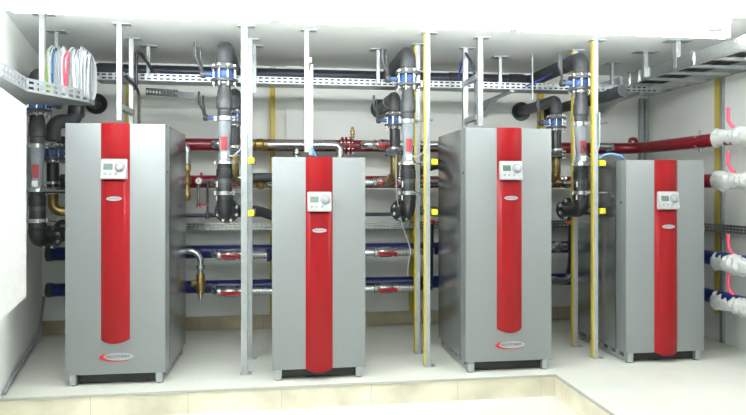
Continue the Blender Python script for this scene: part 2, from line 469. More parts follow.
# ---------------------------------------------------------------- cable trays
TX0, TX1, TY, TZ = X(94, 5.35), X(662, 5.35), 5.35, 2.237
r = thing('cable_tray', 'long perforated cable tray running along the back wall under the ceiling', 'cable tray', ((TX0+TX1)/2, 5.45, 2.237))
b = MB(); b.perf((TX0, TY, TZ), (1, 0, 0), (0, 0, 1), TX1-TX0, .056, .05, .032, 2, -.003, .013); b.build('front_side', M['galv'], r)
b = MB(); b.box(TX0, TX1, TY+.21, TY+.213, TZ, TZ+.056); b.build('back_side', M['galv'], r)
b = MB(); b.box(TX0, TX1, TY, TY+.212, TZ-.002, TZ+.0005); b.build('tray_floor', M['galv'], r)
for k in range(4):
    b = MB(); b.tube([(TX0+.05, TY+.025+.045*k, TZ+.015+.012*(k % 2)), (TX0+1.6, TY+.03+.04*k, TZ+.016), (TX0+3.3, TY+.02+.045*k, TZ+.018+.006*k), (TX1-.05, TY+.03+.04*k, TZ+.015)], .013+.003*(k == 0), .4, 8)
    tag(b.build('cable', M['cblack']), 'black cable lying in the long ceiling tray, %s of four' % ('nearest', 'second nearest', 'third nearest', 'farthest')[k], 'cable', 'cables in the long ceiling tray')
for k, (px, who) in enumerate(((503, 'near the third riser'), (628, 'at its right end'))):
    x = X(px, 5.6)
    b = MB(); b.extrude_poly([(x-.02, 5.37, 2.234), (x-.02, YB-.002, 2.234), (x-.02, YB-.002, 2.08), (x-.02, YB-.02, 2.08), (x-.02, 5.8, 2.205), (x-.02, 5.37, 2.217)], (.04, 0, 0))
    tag(b.build('tray_bracket', M['galv']), 'wall bracket under the long cable tray %s' % who, 'bracket', 'wall brackets under the long tray')
# branch piece under the tray
r = thing('tray_outlet', 'short dark perforated channel hanging below the long tray over the leftmost heat pump', 'cable tray', at(162, 98, 5.4))
a, c = at(146, 95, 5.45), at(178, 97.5, 5.15)
d = (c-a).normalized()
b = MB(); b.perf(a, d, (0, 0, 1), (c-a).length, .06, .045, .025, 1, .003); b.build('side', M['zinc'], r)
sd = V((d.y*-1, d.x, 0))*.16
b = MB(); b.extrude_poly([a, c, c+sd, a+sd], (0, 0, .003)); b.build('tray_floor', M['zinc'], r)
b = MB(); b.extrude_poly([a+sd, c+sd, c+sd+V((0, 0, .06)), a+sd+V((0, 0, .06))], d.cross(V((0, 0, 1)))*.003); b.build('side', M['galv'], r)
# left tray on the left wall
A, B_, C_ = V((-1.545, 3.73, 1.97)), V((-1.61, 4.27, 1.97)), V((-1.383, 4.76, 1.97))
r = thing('cable_tray', 'white perforated cable tray at the left wall carrying the cable coils', 'cable tray', (-1.6, 4.3, 1.97))
b = MB()
b.extrude_poly([A, B_, C_, (-1.39, 4.93, 1.97), (xl(4.93)+.02, 4.93, 1.97), (xl(3.73)+.01, 3.73, 1.97)], (0, 0, .004)); b.build('tray_floor', M['galv'], r)
b = MB()
b.perf(A, B_-A, (0, 0, 1), (B_-A).length, .085, .07, .04, 2, .003)
b.perf(B_, C_-B_, (0, 0, 1), (C_-B_).length, .085, .07, .04, 2, .003); b.build('side', M['galv'], r)
b = MB(); b.extrude_poly([C_, V((-1.39, 4.93, 1.97)), V((-1.39, 4.93, 2.055)), C_+V((0, 0, .085))], (.003, 0, 0)); b.build('side', M['galv'], r)
# ladder tray at right
LX0, LX1, LY0, LY1, LZ = 3.12, 3.72, 2.4, 6.0, 2.30
r = thing('ladder_tray', 'galvanised ladder tray hanging along the right wall under the ceiling', 'cable ladder', ((LX0+LX1)/2, 4.2, LZ))
for x in (LX0, LX1):
    s = 1 if x == LX0 else -1
    b = MB(); b.box(x-.002, x+.002, LY0, LY1, LZ, LZ+.10); b.box(min(x, x+s*.022), max(x, x+s*.022), LY0, LY1, LZ+.097, LZ+.10); b.box(min(x, x+s*.022), max(x, x+s*.022), LY0, LY1, LZ, LZ+.003)
    b.build('side_rail', M['zinc'], r)
y = LY0+.1
while y < LY1-.05:
    b = MB(); b.box(LX0+.002, LX1-.002, y, y+.04, LZ+.005, LZ+.028, .003); b.build('rung', M['galv'], r); y += .29
for k, y in enumerate((5.35, 5.2, 4.45)):
    b = MB(); b.box(LX0-.012, LX0-.002, y-.02, y+.02, LZ-.006, LZ+.12, .002); b.build('joint_plate', M['zinc'], r)
for k in range(3):
    b = MB(); b.tube([(3.3+.09*k, 2.4, LZ+.043), (3.32+.09*k, 3.6, LZ+.043), (3.28+.1*k, 4.8, LZ+.043), (3.33+.08*k, 5.9, LZ+.043)], .015, .3, 8)
    tag(b.build('cable', M['cblack']), 'black cable lying in the ladder tray at the right, %s of three' % ('left', 'middle', 'right')[k], 'cable', 'cables in the ladder tray')
# wire baskets low on the walls
def basket(name, label, p0, p1, inward, zb, w=.14, h=.05):
    r = thing(name, label, 'cable tray', ((p0[0]+p1[0])/2, (p0[1]+p1[1])/2, zb))
    p0, p1, inw = V((*p0, zb)), V((*p1, zb)), V(inward)
    u = (p1-p0).normalized(); L = (p1-p0).length
    b = MB()
    for off, dz in ((0, h), (0, 0), (w*.33, 0), (w*.66, 0), (w, 0), (w, h), (w, h*.5)):
        b.tube([p0+inw*off+V((0, 0, dz)), p1+inw*off+V((0, 0, dz))], .0035, 0, 6)
    b.build('long_wires', M['zinc'], r)
    b = MB(); n = int(L/.05)
    for i in range(n+1):
        q = p0+u*(L*i/n)
        b.tube([q+V((0, 0, h)), q, q+inw*w, q+inw*w+V((0, 0, h))], .0028, 0, 5)
    b.build('cross_wires', M['zinc'], r)
    b = MB(); b.perf(p0+inw*w+V((0, 0, .004)), u, (0, 0, 1), L, h+.012, .04, .026, 2, .002); b.build('perforated_side', M['zinc'], r)
    b = MB(); b.perf(p0+inw*.004, u, inw, L, w-.008, .06, .035, 2, .002); b.build('perforated_floor', M['zinc'], r)
basket('wire_basket_tray', 'low wire basket tray along the back wall between red and blue pipes', (-1.9, YB-.005), (3.6, YB-.005), (0, -1, 0), .965)
basket('wire_basket_tray', 'low wire basket tray along the right wall between red and blue pipes', (XR-.005, 6.0), (XR-.005, 3.6), (-1, 0, 0), .985)
# ---------------------------------------------------------------- cable coils
def coil(x, cy, cz, ry, rz, r, m, label):
    b = MB(); pts = []; n = 24; T = 4
    for i in range(n*T):
        a = 2*PI*i/n; t = i/n; k = 1-.05*abs((t*1.3) % 2-1)
        pts.append((x+.011*math.sin(PI*2*t/T)+.005*math.sin(a*2+x*40+t)+.003*math.sin(3*a+t), cy+ry*k*math.copysign(abs(math.cos(a))**.6, math.cos(a)), cz+rz*k*math.copysign(abs(math.sin(a))**.6, math.sin(a))-(rz*(1-k))))
    b.tube(pts, r, 0, 6, closed=True)
    tag(b.build('cable_coil', m), label, 'cable', 'cable coils on the left tray')
cm = ['cgreen', 'cable', 'cblue', 'cable', 'cgrey', 'cable', 'cable', 'cred', 'cable', 'cgrey', 'cable', 'cable', 'cgrey', 'cable', 'cable']
cw = ['white', 'white', 'grey', 'white', 'white', 'white', 'grey', 'white', 'white', 'grey', 'white', 'white']
nb = {'cgreen': 'yellow-green cable coil at the left end of the coils', 'cblue': 'light blue cable coil near the left end of the coils', 'cred': 'red cable coil in the middle of the white coils'}
CX0, CX1 = X(48, 4.72), X(86.5, 4.72)
ordn = ['', 'left of the blue coil', '', 'first white coil right of the blue coil', 'grey coil between the blue and the red coil', 'second white coil left of the red coil', 'white coil touching the red coil on its left', '', 'white coil touching the red coil on its right', 'grey coil right of the red coil', 'third coil right of the red coil', 'fourth coil right of the red coil', 'grey coil third from the right end', 'white coil second from the right end', 'white coil at the right end of the tray']
for i, m in enumerate(cm):
    x = CX0+(CX1-CX0)*i/(len(cm)-1)
    lab = nb.get(m) or ('%s cable coil on the left tray, %s' % ('grey' if m == 'cgrey' else 'white', ordn[i]))
    ry = .10+.015*math.sin(i*2.1); rz = .178+.010*math.sin(i*1.7)
    coil(x, 4.80+.01*math.sin(i), 1.984+rz*1.0+.012, ry, rz, .0055, M[m], lab)

# ---------------------------------------------------------------- risers
def ringclamp(mb, z, r, h=.034):
    mb.lathe((0, 0, z-h/2), (0, 0, 1), [(r-.004, 0), (r, .002), (r, h-.002), (r-.004, h)], 28)
    for s in (-1, 1): mb.box(s*r-.004*s, s*(r+.016), -.008, .008, z-h/2+.002, z+h/2-.002)
def make_riser(label):
    r = thing('pipe_riser', label, 'pipe', (0, 0, 0), 'black pipe risers held on the strut posts')
    # every coordinate is local: x, y = 0 at the riser's axis
    b = MB(); b.tube([(0, .955, 2.42), (0, 0, 2.42), (0, 0, 2.305)], .062, .105, 22); el = b.build('insulated_elbow', M['foam'], r)
    b = MB(); b.lathe((0, .14, 2.42), (0, 1, 0), [(.0625, 0), (.065, .004), (.065, .03), (.0625, .034)], 22); b.build('joint_band', M['collar'], el)
    b = MB(); b.lathe((0, 0, 1.895), (0, 0, 1), [(.05, 0), (.052, .03), (.052, .055), (.060, .065), (.060, .155), (.053, .165), (.053, .2), (.048, .21), (.048, .245)], 26); b.build('coupling', M['collar'], r)
    b = MB(); ringclamp(b, 1.885, .061, .036); b.cyl((.06, 0, 1.885), (.17, -.12, 1.885), .006, 8); b.build('pipe_clamp', M['zinc'], r)
    b = MB(); b.lathe((0, 0, 1.585), (0, 0, 1), [(.044, 0), (.046, .02), (.038, .045), (.038, .06), (.041, .10), (.049, .22), (.051, .265), (.051, .285)], 26)
    fl = b.build('flow_tube', M['clear'], r); fl['label'] = 'pale grey tapered flow tube'
    b = MB()   # red strip on the front of the tapered tube
    rings = []
    for z, rr in ((1.642, .0395), (1.685, .0435), (1.71, .0455), (1.745, .0475)):
        rings.append([V((rr*math.sin(a), -rr*math.cos(a), z)) for a in [(-.55+1.1*k/8) for k in range(9)]]+[V(((rr-.004)*math.sin(a), -(rr-.004)*math.cos(a), z)) for a in [(.55-1.1*k/8) for k in range(9)]])
    b.ring_skin(rings); b.build('red_scale_strip', M['pink'], fl)
    b = MB(); b.box(-.020, .020, -.058, -.042, 1.578, 1.622, .003); b.build('tag', M['tag'], fl)
    b = MB(); b.lathe((0, 0, 1.535), (0, 0, 1), [(.058, 0), (.066, .004), (.066, .022), (.06, .03), (.05, .05)], 28)
    for s in (-1, 1): b.box(s*.06, s*.078, -.008, .008, 1.54, 1.562)
    b.cyl((.06, 0, 1.552), (.17, -.12, 1.552), .006, 8); b.build('pipe_clamp', M['zinc'], r)
    b = MB(); b.lathe((0, 0, 1.335), (0, 0, 1), [(.058, 0), (.058, .055), (.0565, .06), (.0565, .095), (.061, .10), (.061, .165), (.056, .17), (.056, .2)], 28); sl = b.build('sleeve', M['black'], r)
    b = MB(); b.lathe((0, 0, 1.395), (0, 0, 1), [(.0575, 0), (.0575, .034)], 28); b.build('grey_band', M['collar'], sl)
    b = MB()
    a = -.95
    for z in (1.365,):
        b.extrude_poly([V(((.0615)*math.sin(a+q), -(.0615)*math.cos(a+q), z)) for q in (-.09, .09)]+[V(((.0615)*math.sin(a+q), -(.0615)*math.cos(a+q), z+.045)) for q in (.09, -.09)], (-.002, -.002, 0))
    b.build('label_strip', M['tag'], sl)
    b = MB(); ringclamp(b, 1.32, .063, .034); b.cyl((.06, 0, 1.32), (.17, -.12, 1.32), .006, 8); b.build('pipe_clamp', M['zinc'], r)
    b = MB(); b.tube([(0, 0, 1.306), (0, 0, 1.175), (0, .23, 1.175)], .060, .10, 24); b.lathe((0, 0, 1.26), (0, 0, 1), [(.06, 0), (.064, .004), (.064, .045), (.06, .048)], 26); e2 = b.build('lower_elbow', M['black'], r)
    b = MB(); b.extrude_poly([V((.067*math.sin(a+q), -.067*math.cos(a+q), 1.262)) for q in (-.09, .09)]+[V((.067*math.sin(a+q), -.067*math.cos(a+q), 1.30)) for q in (.09, -.09)], (-.002, -.002, 0)); b.build('label_strip', M['tag'], e2)
    b = MB(); b.lathe((0, .22, 1.175), (0, 1, 0), [(.092, 0), (.097, .004), (.097, .022), (.092, .026)], 32); b.lathe((0, .246, 1.175), (0, 1, 0), [(.092, 0), (.097, .004), (.097, .022), (.06, .026)], 32); fg = b.build('flange', M['black'], r)
    for k in range(8):
        t = 2*PI*(k+.5)/8
        b = MB(); b.lathe((.079*math.cos(t), .205, 1.175+.079*math.sin(t)), (0, 1, 0), [(.011, 0), (.011, .012), (.013, .013), (.013, .018)], 8)
        b.build('flange_bolt', M['zinc'], fg)
    return r
def make_valve(label):
    r = thing('butterfly_valve', label, 'valve', (0, 0, 0), 'blue butterfly valves on the risers')
    b = MB(); b.lathe((0, 0, -.033), (0, 0, 1), [(.063, 0), (.067, .006), (.067, .06), (.063, .066)], 28); b.lathe((-.055, 0, 0), (-1, 0, 0), [(.026, 0), (.022, .02), (.018, .03), (.018, .09)], 16); b.build('body', M['blue'], r)
    for z in (.033, -.057):
        b = MB(); b.lathe((0, 0, z), (0, 0, 1), [(.096, 0), (.1, .003), (.1, .021), (.096, .024)], 30); b.build('flange', M['collar'], r)
    b = MB(); b.lathe((0, 0, .057), (0, 0, 1), [(.078, 0), (.08, .004), (.074, .02), (.064, .028)], 28); b.build('collar', M['zinc'], r)
    b = MB(); b.lathe((0, 0, -.077), (0, 0, 1), [(.056, 0), (.062, .006), (.062, .02)], 28); b.build('collar', M['zinc'], r)
    for k in range(8):
        t = 2*PI*(k+.5)/8
        b = MB(); b.cyl((.084*math.cos(t), .084*math.sin(t), -.088), (.084*math.cos(t), .084*math.sin(t), .074), .007, 8)
        for z in (-.078, .058): b.lathe((.084*math.cos(t), .084*math.sin(t), z), (0, 0, 1), [(.013, 0), (.013, .012)], 6)
        b.build('bolt', M['zinc'], r)
    b = MB(); b.lathe((-.14, 0, 0), (-1, 0, 0), [(.028, 0), (.030, .006), (.030, .035), (.02, .042)], 16)
    b.tube([(-.165, -.004, -.01), (-.178, -.03, .06), (-.21, -.05, .12), (-.212, -.055, .23)], .0115, .04, 8)
    b.tube([(-.165, .004, .0), (-.165, -.01, .06), (-.178, -.02, .12), (-.18, -.024, .20)], .009, .04, 8)
    b.build('lever', M['collar'], r)
    return r
def make_branch_riser(label):
    r = thing('pipe_riser', label, 'pipe', (0, 0, 0), 'thinner risers behind the main ones')
    b = MB(); b.tube([(0, .845, 2.145), (0, 0, 2.145), (0, 0, 2.02)], .05, .085, 20); el = b.build('insulated_elbow', M['foam'], r)
    b = MB(); b.lathe((0, .30, 2.145), (0, 1, 0), [(.051, 0), (.054, .004), (.054, .02), (.051, .024)], 20); b.build('joint_band', M['zinc'], el)
    b = MB(); b.lathe((0, .815, 2.145), (0, 1, 0), [(.092, 0), (.096, .006), (.096, .03)], 30); b.build('wall_collar', M['black'], r)
    b = MB(); b.cyl((0, 0, 1.71), (0, 0, 1.868), .046, 20); b.build('pipe', M['black'], r)
    b = MB(); b.lathe((0, 0, 1.685), (0, 0, 1), [(.05, 0), (.06, .004), (.06, .024), (.05, .028)], 24); b.build('pipe_clamp', M['zinc'], r)
    b = MB(); b.lathe((0, 0, 1.662), (0, 0, 1), [(.088, 0), (.088, .016)], 28); b.lathe((0, 0, 1.635), (0, 0, 1), [(.088, 0), (.088, .016)], 28); fg = b.build('flange', M['collar'], r)
    for k in range(8):
        t = 2*PI*(k+.5)/8; b = MB(); b.cyl((.073*math.cos(t), .073*math.sin(t), 1.62), (.073*math.cos(t), .073*math.sin(t), 1.69), .009, 6)
        b.build('flange_bolt', M['zinc'], fg)
    b = MB(); b.lathe((0, 0, 1.585), (0, 0, 1), [(.036, 0), (.04, .01), (.04, .04), (.034, .05)], 20); b.tube([(0, 0, 1.60), (0, 0, 1.45), (-.01, .36, 1.42)], .040, .08, 18)
    b.lathe((-.005, .15, 1.438), (0, 1, -.08), [(.042, 0), (.047, .005), (.047, .05), (.042, .055)], 18); e2 = b.build('brass_elbow', M['brass'], r); e2['label'] = 'brass elbow fitting'
    b = MB(); b.lathe((.03, -.02, 1.44), (1, -.3, 0), [(.02, 0), (.024, .01), (.024, .05), (.018, .06)], 14); b.build('drain_plug', M['zinc'], r)
    return r
RX = [-.44, .98, 2.43]
who = ['between the leftmost and the second heat pump', 'between the second and the third heat pump', 'between the third and the rightmost heat pump']
rz_ = make_riser('thick black pipe riser '+who[0]); rz_.location = (RX[0], 4.9, 0)
vz = make_valve('blue butterfly valve with forked lever, upper one '+who[0]); vz.location = (RX[0], 4.9, 2.2175)
bz = make_branch_riser('thin black riser with brass elbow, rear one '+who[0])
BX = [-.40, .955, 2.42]
bz.location = (BX[0], 5.35, 0)
v1b = dup(vz, (BX[0], 5.35, 1.94), 'lower blue butterfly valve on the rear riser '+who[0], .9)
for ch in v1b.children:
    if ch.name.startswith('lever'): ch.location.x = -.10
b = MB(); b.cyl((-.13, 0, 0), (-.25, 0, 0), .018, 14); nk = b.build('neck_extension', M['blue']); nk.parent = v1b
for k in (1, 2):
    dup(rz_, (RX[k], 4.9, 0), 'thick black pipe riser '+who[k])
    dup(vz, (RX[k], 4.9, 2.2175), 'blue butterfly valve with forked lever, upper one '+who[k])
    dup(bz, (BX[k], 5.35, 0), 'thin black riser with brass elbow, rear one '+who[k])
    dup(vz, (BX[k], 5.35, 1.94), 'lower blue butterfly valve on the rear riser '+who[k], .9)
dup(rz_, (-1.84, 5.08, -.21), 'thick pale riser at the left wall beside the white wall cabinet')
dup(vz, (-1.84, 5.08, 1.985), 'blue butterfly valve below the left tray on the riser at the left wall').rotation_euler.z = PI*.97
# branch riser behind the left edge of pump one
x0 = X(53, 5.35)
r = thing('pipe_riser', 'thin black riser with brass elbow beside the left edge of the leftmost heat pump', 'pipe', (x0, 5.35, 0), 'thinner risers behind the main ones')
ros = at(97, 104, 6.2)
b = MB(); b.tube([(ros.x, 6.185, ros.z), (ros.x, 5.56, ros.z), (x0+.135, 5.52, 2.14), (x0+.135, 5.46, 1.90), (x0, 5.36, 1.90), (x0, 5.35, 1.735)], .056, .085, 20); b.build('insulated_elbow', M['foam'], r)
b = MB(); b.lathe((ros.x, 6.16, ros.z), (0, 1, 0), [(.092, 0), (.096, .006), (.096, .03)], 30); b.build('wall_collar', M['black'], r)
q = at(66, 110, 5.4); b = MB(); b.lathe((x0+.135, 5.475, 1.95), (0, .2, 1), [(.062, 0), (.066, .01), (.066, .12), (.055, .13), (.055, .2)], 20); b.build('coupling', M['black'], r)
b = MB(); b.cyl((x0, 5.35, 1.36), (x0, 5.35, 1.56), .046, 20); b.build('pipe', M['black'], r)
b = MB(); b.lathe((x0, 5.35, 1.385), (0, 0, 1), [(.05, 0), (.06, .004), (.06, .024), (.05, .028)], 24); b.build('pipe_clamp', M['zinc'], r)
b = MB(); b.lathe((x0, 5.35, 1.342), (0, 0, 1), [(.09, 0), (.09, .016)], 28); b.lathe((x0, 5.35, 1.315), (0, 0, 1), [(.09, 0), (.09, .016)], 28); b.build('flange', M['collar'], r)
b = MB(); b.lathe((x0, 5.35, 1.27), (0, 0, 1), [(.036, 0), (.04, .01), (.04, .04)], 20); b.tube([(x0, 5.35, 1.30), (x0, 5.35, 1.17), (x0+.26, 5.40, 1.17)], .038, .08, 18); b.build('brass_elbow', M['brass'], r)
dup(vz, (x0, 5.35, 1.635), 'blue butterfly valve beside the left edge of the leftmost heat pump', .95).rotation_euler.z = PI*.9
b = MB(); b.tube([(x0+.0, 5.42, .92), (x0+.0, 5.42, 1.08), (x0+.35, 5.48, 1.08)], .022, .05, 12)
b.tube([(x0-.02, 5.45, .98), (x0+.4, 5.5, .98)], .06, 0, 16)
tag(b.build('pipe_end', M['black']), 'black pipe ends beside the left edge of the leftmost heat pump', 'pipe')

# hoses from the riser flanges
b = MB(); b.tube([(RX[0], 5.172, 1.175), (RX[0]+.02, 5.27, 1.175), (RX[0]+.22, 5.40, 1.17), (.02, 5.46, 1.09), (.4, 5.5, 1.06)], .042, .12, 18)
tag(b.build('hose', M['foam']), 'thick dark hose from the lower flange to the second heat pump', 'hose')
b = MB(); b.tube([(RX[0]+.13, 5.62, 1.445), (-.2, 5.62, 1.45), (.3, 5.62, 1.45)], .042, .1, 18)
tag(b.build('hose', M['foam']), 'dark insulated pipe stub beside the second heat pump at gauge height', 'hose')
b = MB(); b.tube([(RX[1], 5.172, 1.175), (RX[1]+.02, 5.30, 1.175), (RX[1]+.30, 5.40, 1.16), (1.6, 5.44, 1.10)], .042, .12, 18)
tag(b.build('hose', M['foam']), 'thick dark hose from the lower flange to the second tall heat pump', 'hose')
b = MB(); b.tube([(RX[1]+.1, 5.56, 1.47), (1.16, 5.50, 1.49), (1.28, 5.42, 1.56), (1.5, 5.40, 1.60)], .05, .1, 18)
tag(b.build('hose', M['black']), 'black insulated elbow entering the second tall heat pump from the left', 'hose')
b = MB(); b.tube([(RX[2], 5.172, 1.175), (RX[2]+.0, 5.30, 1.175), (RX[2]+.30, 5.44, 1.16), (2.9, 5.46, 1.10)], .042, .12, 18)
tag(b.build('hose', M['foam']), 'thick dark hose from the lower flange to the rightmost heat pump', 'hose')
b = MB(); b.tube([at(430, 222, 5.6), at(430, 246, 5.6)], .035, 0, 14)
b.tube([at(430, 246, 5.6), at(430, 280, 5.6), at(420, 288, 5.72)], .03, .08, 14)
tag(b.build('hose', M['black']), 'black pipe dropping behind the left edge of the second tall heat pump', 'hose')
b = MB(); b.lathe(at(430, 224, 5.6), (0, 0, 1), [(.045, 0), (.048, .01), (.048, .03), (.036, .04)], 16)
tag(b.build('pipe_collar', M['orange']), 'orange collar on the black pipe by the second tall heat pump', 'pipe collar')
b = MB(); b.lathe(at(571, 224, 5.6), (0, 0, 1), [(.04, 0), (.043, .01), (.043, .03), (.036, .04)], 16)
tag(b.build('pipe_collar', M['orange']), 'orange collar below the lower flange of the third riser', 'pipe collar')
b = MB(); b.tube([at(571, 225, 5.6), at(571, 262, 5.6), at(569, 272, 5.7)], .026, .05, 12)
tag(b.build('hose', M['black']), 'black pipe dropping below the lower flange of the third riser', 'hose')
# free black pipe at right
a = at(548, 110, 6.2)
r = thing('insulated_pipe', 'black insulated pipe from the back wall towards the ladder tray', 'pipe', (a.x, 5.5, 2.14))
b = MB(); b.tube([(a.x, 6.185, 2.15), (2.735, 5.5, 2.15), (2.77, 5.06, 2.15), (2.80, 4.90, 2.17)], .05, .2, 20); b.build('pipe', M['foam'], r)
b = MB(); b.lathe((a.x, 6.16, 2.15), (0, 1, 0), [(.09, 0), (.094, .006), (.094, .03)], 28); b.build('wall_collar', M['black'], r)

# ---------------------------------------------------------------- headers
YH = 5.93
# dark pipe under the ceiling
r = thing('header_pipe', 'dark blue-grey insulated pipe along the back wall just under the ceiling', 'pipe', (.4, YH, 2.42))
b = MB(); b.tube([(X(97, YH), YH, 2.42), (X(532, YH), YH, 2.42)], .052, 0, 20); b.build('pipe', M['navy'], r)
for px0, px1 in ((98, 118), (388, 404), (448, 462), (508, 524)):
    b = MB(); b.lathe((X(px0, YH), YH, 2.42), (1, 0, 0), [(.05, 0), (.06, .01), (.06, X(px1, YH)-X(px0, YH)-.01), (.05, X(px1, YH)-X(px0, YH))], 20)
    b.build('coupling', M['foam'], r)
def header(label, z, rad, m, x0, flange_px=None):
    r = thing('header_pipe', label, 'pipe', (1, YH, z), 'coloured header pipes along the walls')
    b = MB(); b.tube([(x0, YH, z), (3.52, YH, z), (3.58, 3.3, z)], rad, .22, 24); pp = b.build('pipe', m, r)
    b = MB(); b.lathe((x0-.012, YH, z), (1, 0, 0), [(rad*.8, 0), (rad+.006, .006), (rad+.006, .05), (rad, .055)], 24); b.build('end_cap', M['collar'], r)
    if flange_px:
        b = MB()
        for px in flange_px:
            b.lathe((X(px, YH), YH, z), (1, 0, 0), [(rad+.028, 0), (rad+.03, .003), (rad+.03, .020), (rad+.028, .023)], 28)
        fg = b.build('flange', m, r)
        for k in range(8):
            t = 2*PI*(k+.5)/8; rr = rad+.018
            b = MB(); b.cyl((X(flange_px[0], YH)-.012, YH+rr*math.cos(t), z+rr*math.sin(t)), (X(flange_px[-1], YH)+.036, YH+rr*math.cos(t), z+rr*math.sin(t)), .007, 6)
            b.build('flange_bolt', M['zinc'], fg)
    return r
h2 = header('upper dark red header pipe running along the back and the right wall', 1.757, .056, M['redpipe'], X(60, YH), (341, 344.5, 349))
b = MB(); b.tube([(3.43, YH-.06, 1.80), (3.43, YH-.06, 1.85), (3.50, YH-.06, 1.85), (3.50, YH-.06, 1.80)], .018, .03, 10); b.build('vent_loop', M['redpipe'], h2)
c = at(694, 144, 4.97)
b = MB(); b.lathe((3.554, 4.95, 1.757), (-.027, 1, 0), [(.058, 0), (.066, .003), (.066, .027), (.058, .03)], 24); b.box(3.545, 3.562, 4.955, 4.975, 1.815, 1.85); b.box(3.545, 3.562, 4.955, 4.975, 1.665, 1.70); b.build('pipe_clamp', M['galv'], h2)
header('lower dark red header pipe running along the back and the right wall', 1.417, .058, M['redpipe'], X(62, YH))
header('upper blue header pipe running along the back and the right wall', .775, .060, M['bluepipe'], X(48, YH))
header('lower blue header pipe running along the back and the right wall', .455, .058, M['bluepipe'], X(48, YH))
b = MB(); b.tube([(-1.2, 5.78, 1.115), (1.25, 5.78, 1.115)], .018, 0, 12)
tag(b.build('thin_pipe', M['navy']), 'thin dark blue pipe across the back below the gauges', 'pipe')

# branch pipes with ball valves in front of the headers
def corr(L, r0, r1, step=.03):
    out = [(r0, 0)]; t = 0
    while t+step < L:
        out += [(r0, t+step*.35), (r1, t+step*.45), (r1, t+step*.75), (r0, t+step*.85)]; t += step
    return out+[(r0, L)]
def branch(zh, px0, px1, Y, dz, label, handle=None, brass=None, start=True, end_down=False, rad=.031):
    xa, xb = X(px0, Y), X(px1, Y); z = zh+dz
    r = thing('branch_pipe', label, 'pipe', ((xa+xb)/2, Y, z), 'silver branch pipes before the headers')
    b = MB()
    pts = [(xb, Y, z)]
    if end_down: pts = [(xb+.02, Y, z-.16), (xb+.02, Y, z)]
    pts += [(xa, Y, z)]
    if start: pts += [(xa, YH-.05, zh)]
    b.tube(pts, rad, .055, 18); pp = b.build('pipe', M['zinc'], r)
    segs = [s for s in (handle, brass) if s]
    if handle:
        h0, h1 = X(handle[0], Y), X(handle[1], Y)
        b = MB(); b.lathe((h0-.04, Y, z), (1, 0, 0), [(rad+.002, 0), (rad+.01, .006), (rad+.01, .03), (rad+.002, .035), (rad+.014, .07), (rad+.014, h1-h0-.01), (rad+.002, h1-h0+.01), (rad+.01, h1-h0+.02), (rad+.01, h1-h0+.05), (rad+.002, h1-h0+.06)], 16)
        vb = b.build('ball_valve', M['zinc'], r)
        b = MB(); b.box(h0, h1, Y-rad-.030, Y-rad-.018, z-.026, z+.012, .004); b.cyl((h0+.03, Y-rad-.02, z), (h0+.03, Y-rad, z), .012, 10)
        hh = b.build('valve_handle', M['redbright'], vb); hh['label'] = 'bright red lever handle'
        b = MB(); b.box(h0+.05, h1-.05, Y-rad-.0315, Y-rad-.0295, z-.012, z-.004); b.build('handle_mark', M['cblack'], hh)
    if brass:
        b0, b1 = X(brass[0], Y), X(brass[1], Y); L = b1-b0
        b = MB(); b.lathe((b0, Y, z), (1, 0, 0), [(rad+.004, 0), (rad+.01, .004), (rad+.01, L*.25), (rad+.004, L*.28), (rad+.018, L*.32), (rad+.018, L*.68), (rad+.004, L*.72), (rad+.01, L*.76), (rad+.01, L-.004), (rad+.004, L)], 10)
        u = b.build('brass_union', M['brass'], r); u['label'] = 'brass union'
    return r, xa, xb, z
def corrug(r, px0, px1, Y, z, rad=.031):
    x0, x1 = X(px0, Y), X(px1, Y)
    b = MB(); b.lathe((x0, Y, z), (1, 0, 0), corr(x1-x0, rad+.002, rad+.009), 16); b.build('ribbed_sleeve', M['zinc'], r)
YP = 5.79
b1, xa, xb, z = branch(1.757, 214, 338, YP, -.004, 'long silver branch pipe with brass union before the upper red header, left half', None, (251, 268), True, True, .036)
corrug(b1, 271, 326, YP, z, .036)
x = X(296.5, YP); b = MB(); b.tube([(x, YP, z), (x, YP, z-.22)], .024, 0, 14); b.lathe((x, YP, z-.06), (0, 0, -1), [(.03, 0), (.033, .004), (.033, .03), (.03, .034)], 14); b.build('tee_drop', M['zinc'], b1)
b2, *_ = branch(1.757, 364, 440, YP, .006, 'silver branch pipe with red valve lever before the upper red header, right half', (377, 393), None, True, False, .036)
b3, *_ = branch(1.757, 700, 604, 5.75, .02, 'grey branch elbow on the upper red header above the rightmost heat pump', None, None, False, False, .03) if False else (None, 0)
q0, q1 = at(611, 147, 5.75), at(596, 152, 5.75)
b = MB(); b.tube([(q0.x+.03, YH-.04, 1.757), (q0.x+.03, 5.75, 1.76), (q0.x-.2, 5.75, 1.77)], .034, .06, 16)
tag(b.build('branch_pipe', M['zinc']), 'grey branch elbow on the upper red header behind the post of the rightmost heat pump', 'pipe', 'silver branch pipes before the headers')
b4, xa, xb, z = branch(1.417, 212, 275, YP, -.02, 'silver branch pipe with brass union before the lower red header, left half', (232, 249), (254, 268))
b5, *_ = branch(1.417, 361, 440, YP, -.005, 'silver branch pipe with red lever before the lower red header, right half', (377, 397))
b6, xa, xb, z = branch(.775, 213, 272, YP, -.02, 'silver branch pipe with red lever before the upper blue header, left half', (222, 241)); corrug(b6, 252, 266, YP, z)
b = MB(); b.lathe((X(267, YP), YP, z), (1, 0, 0), [(.06, 0), (.063, .004), (.063, .03), (.05, .034), (.05, .10)], 20); b.build('flange', M['bluepipe'], b6)
b7, xa, xb, z = branch(.775, 355, 434, YP, -.015, 'silver branch pipe with red lever before the upper blue header, right half', (378, 396)); corrug(b7, 398, 412, YP, z)
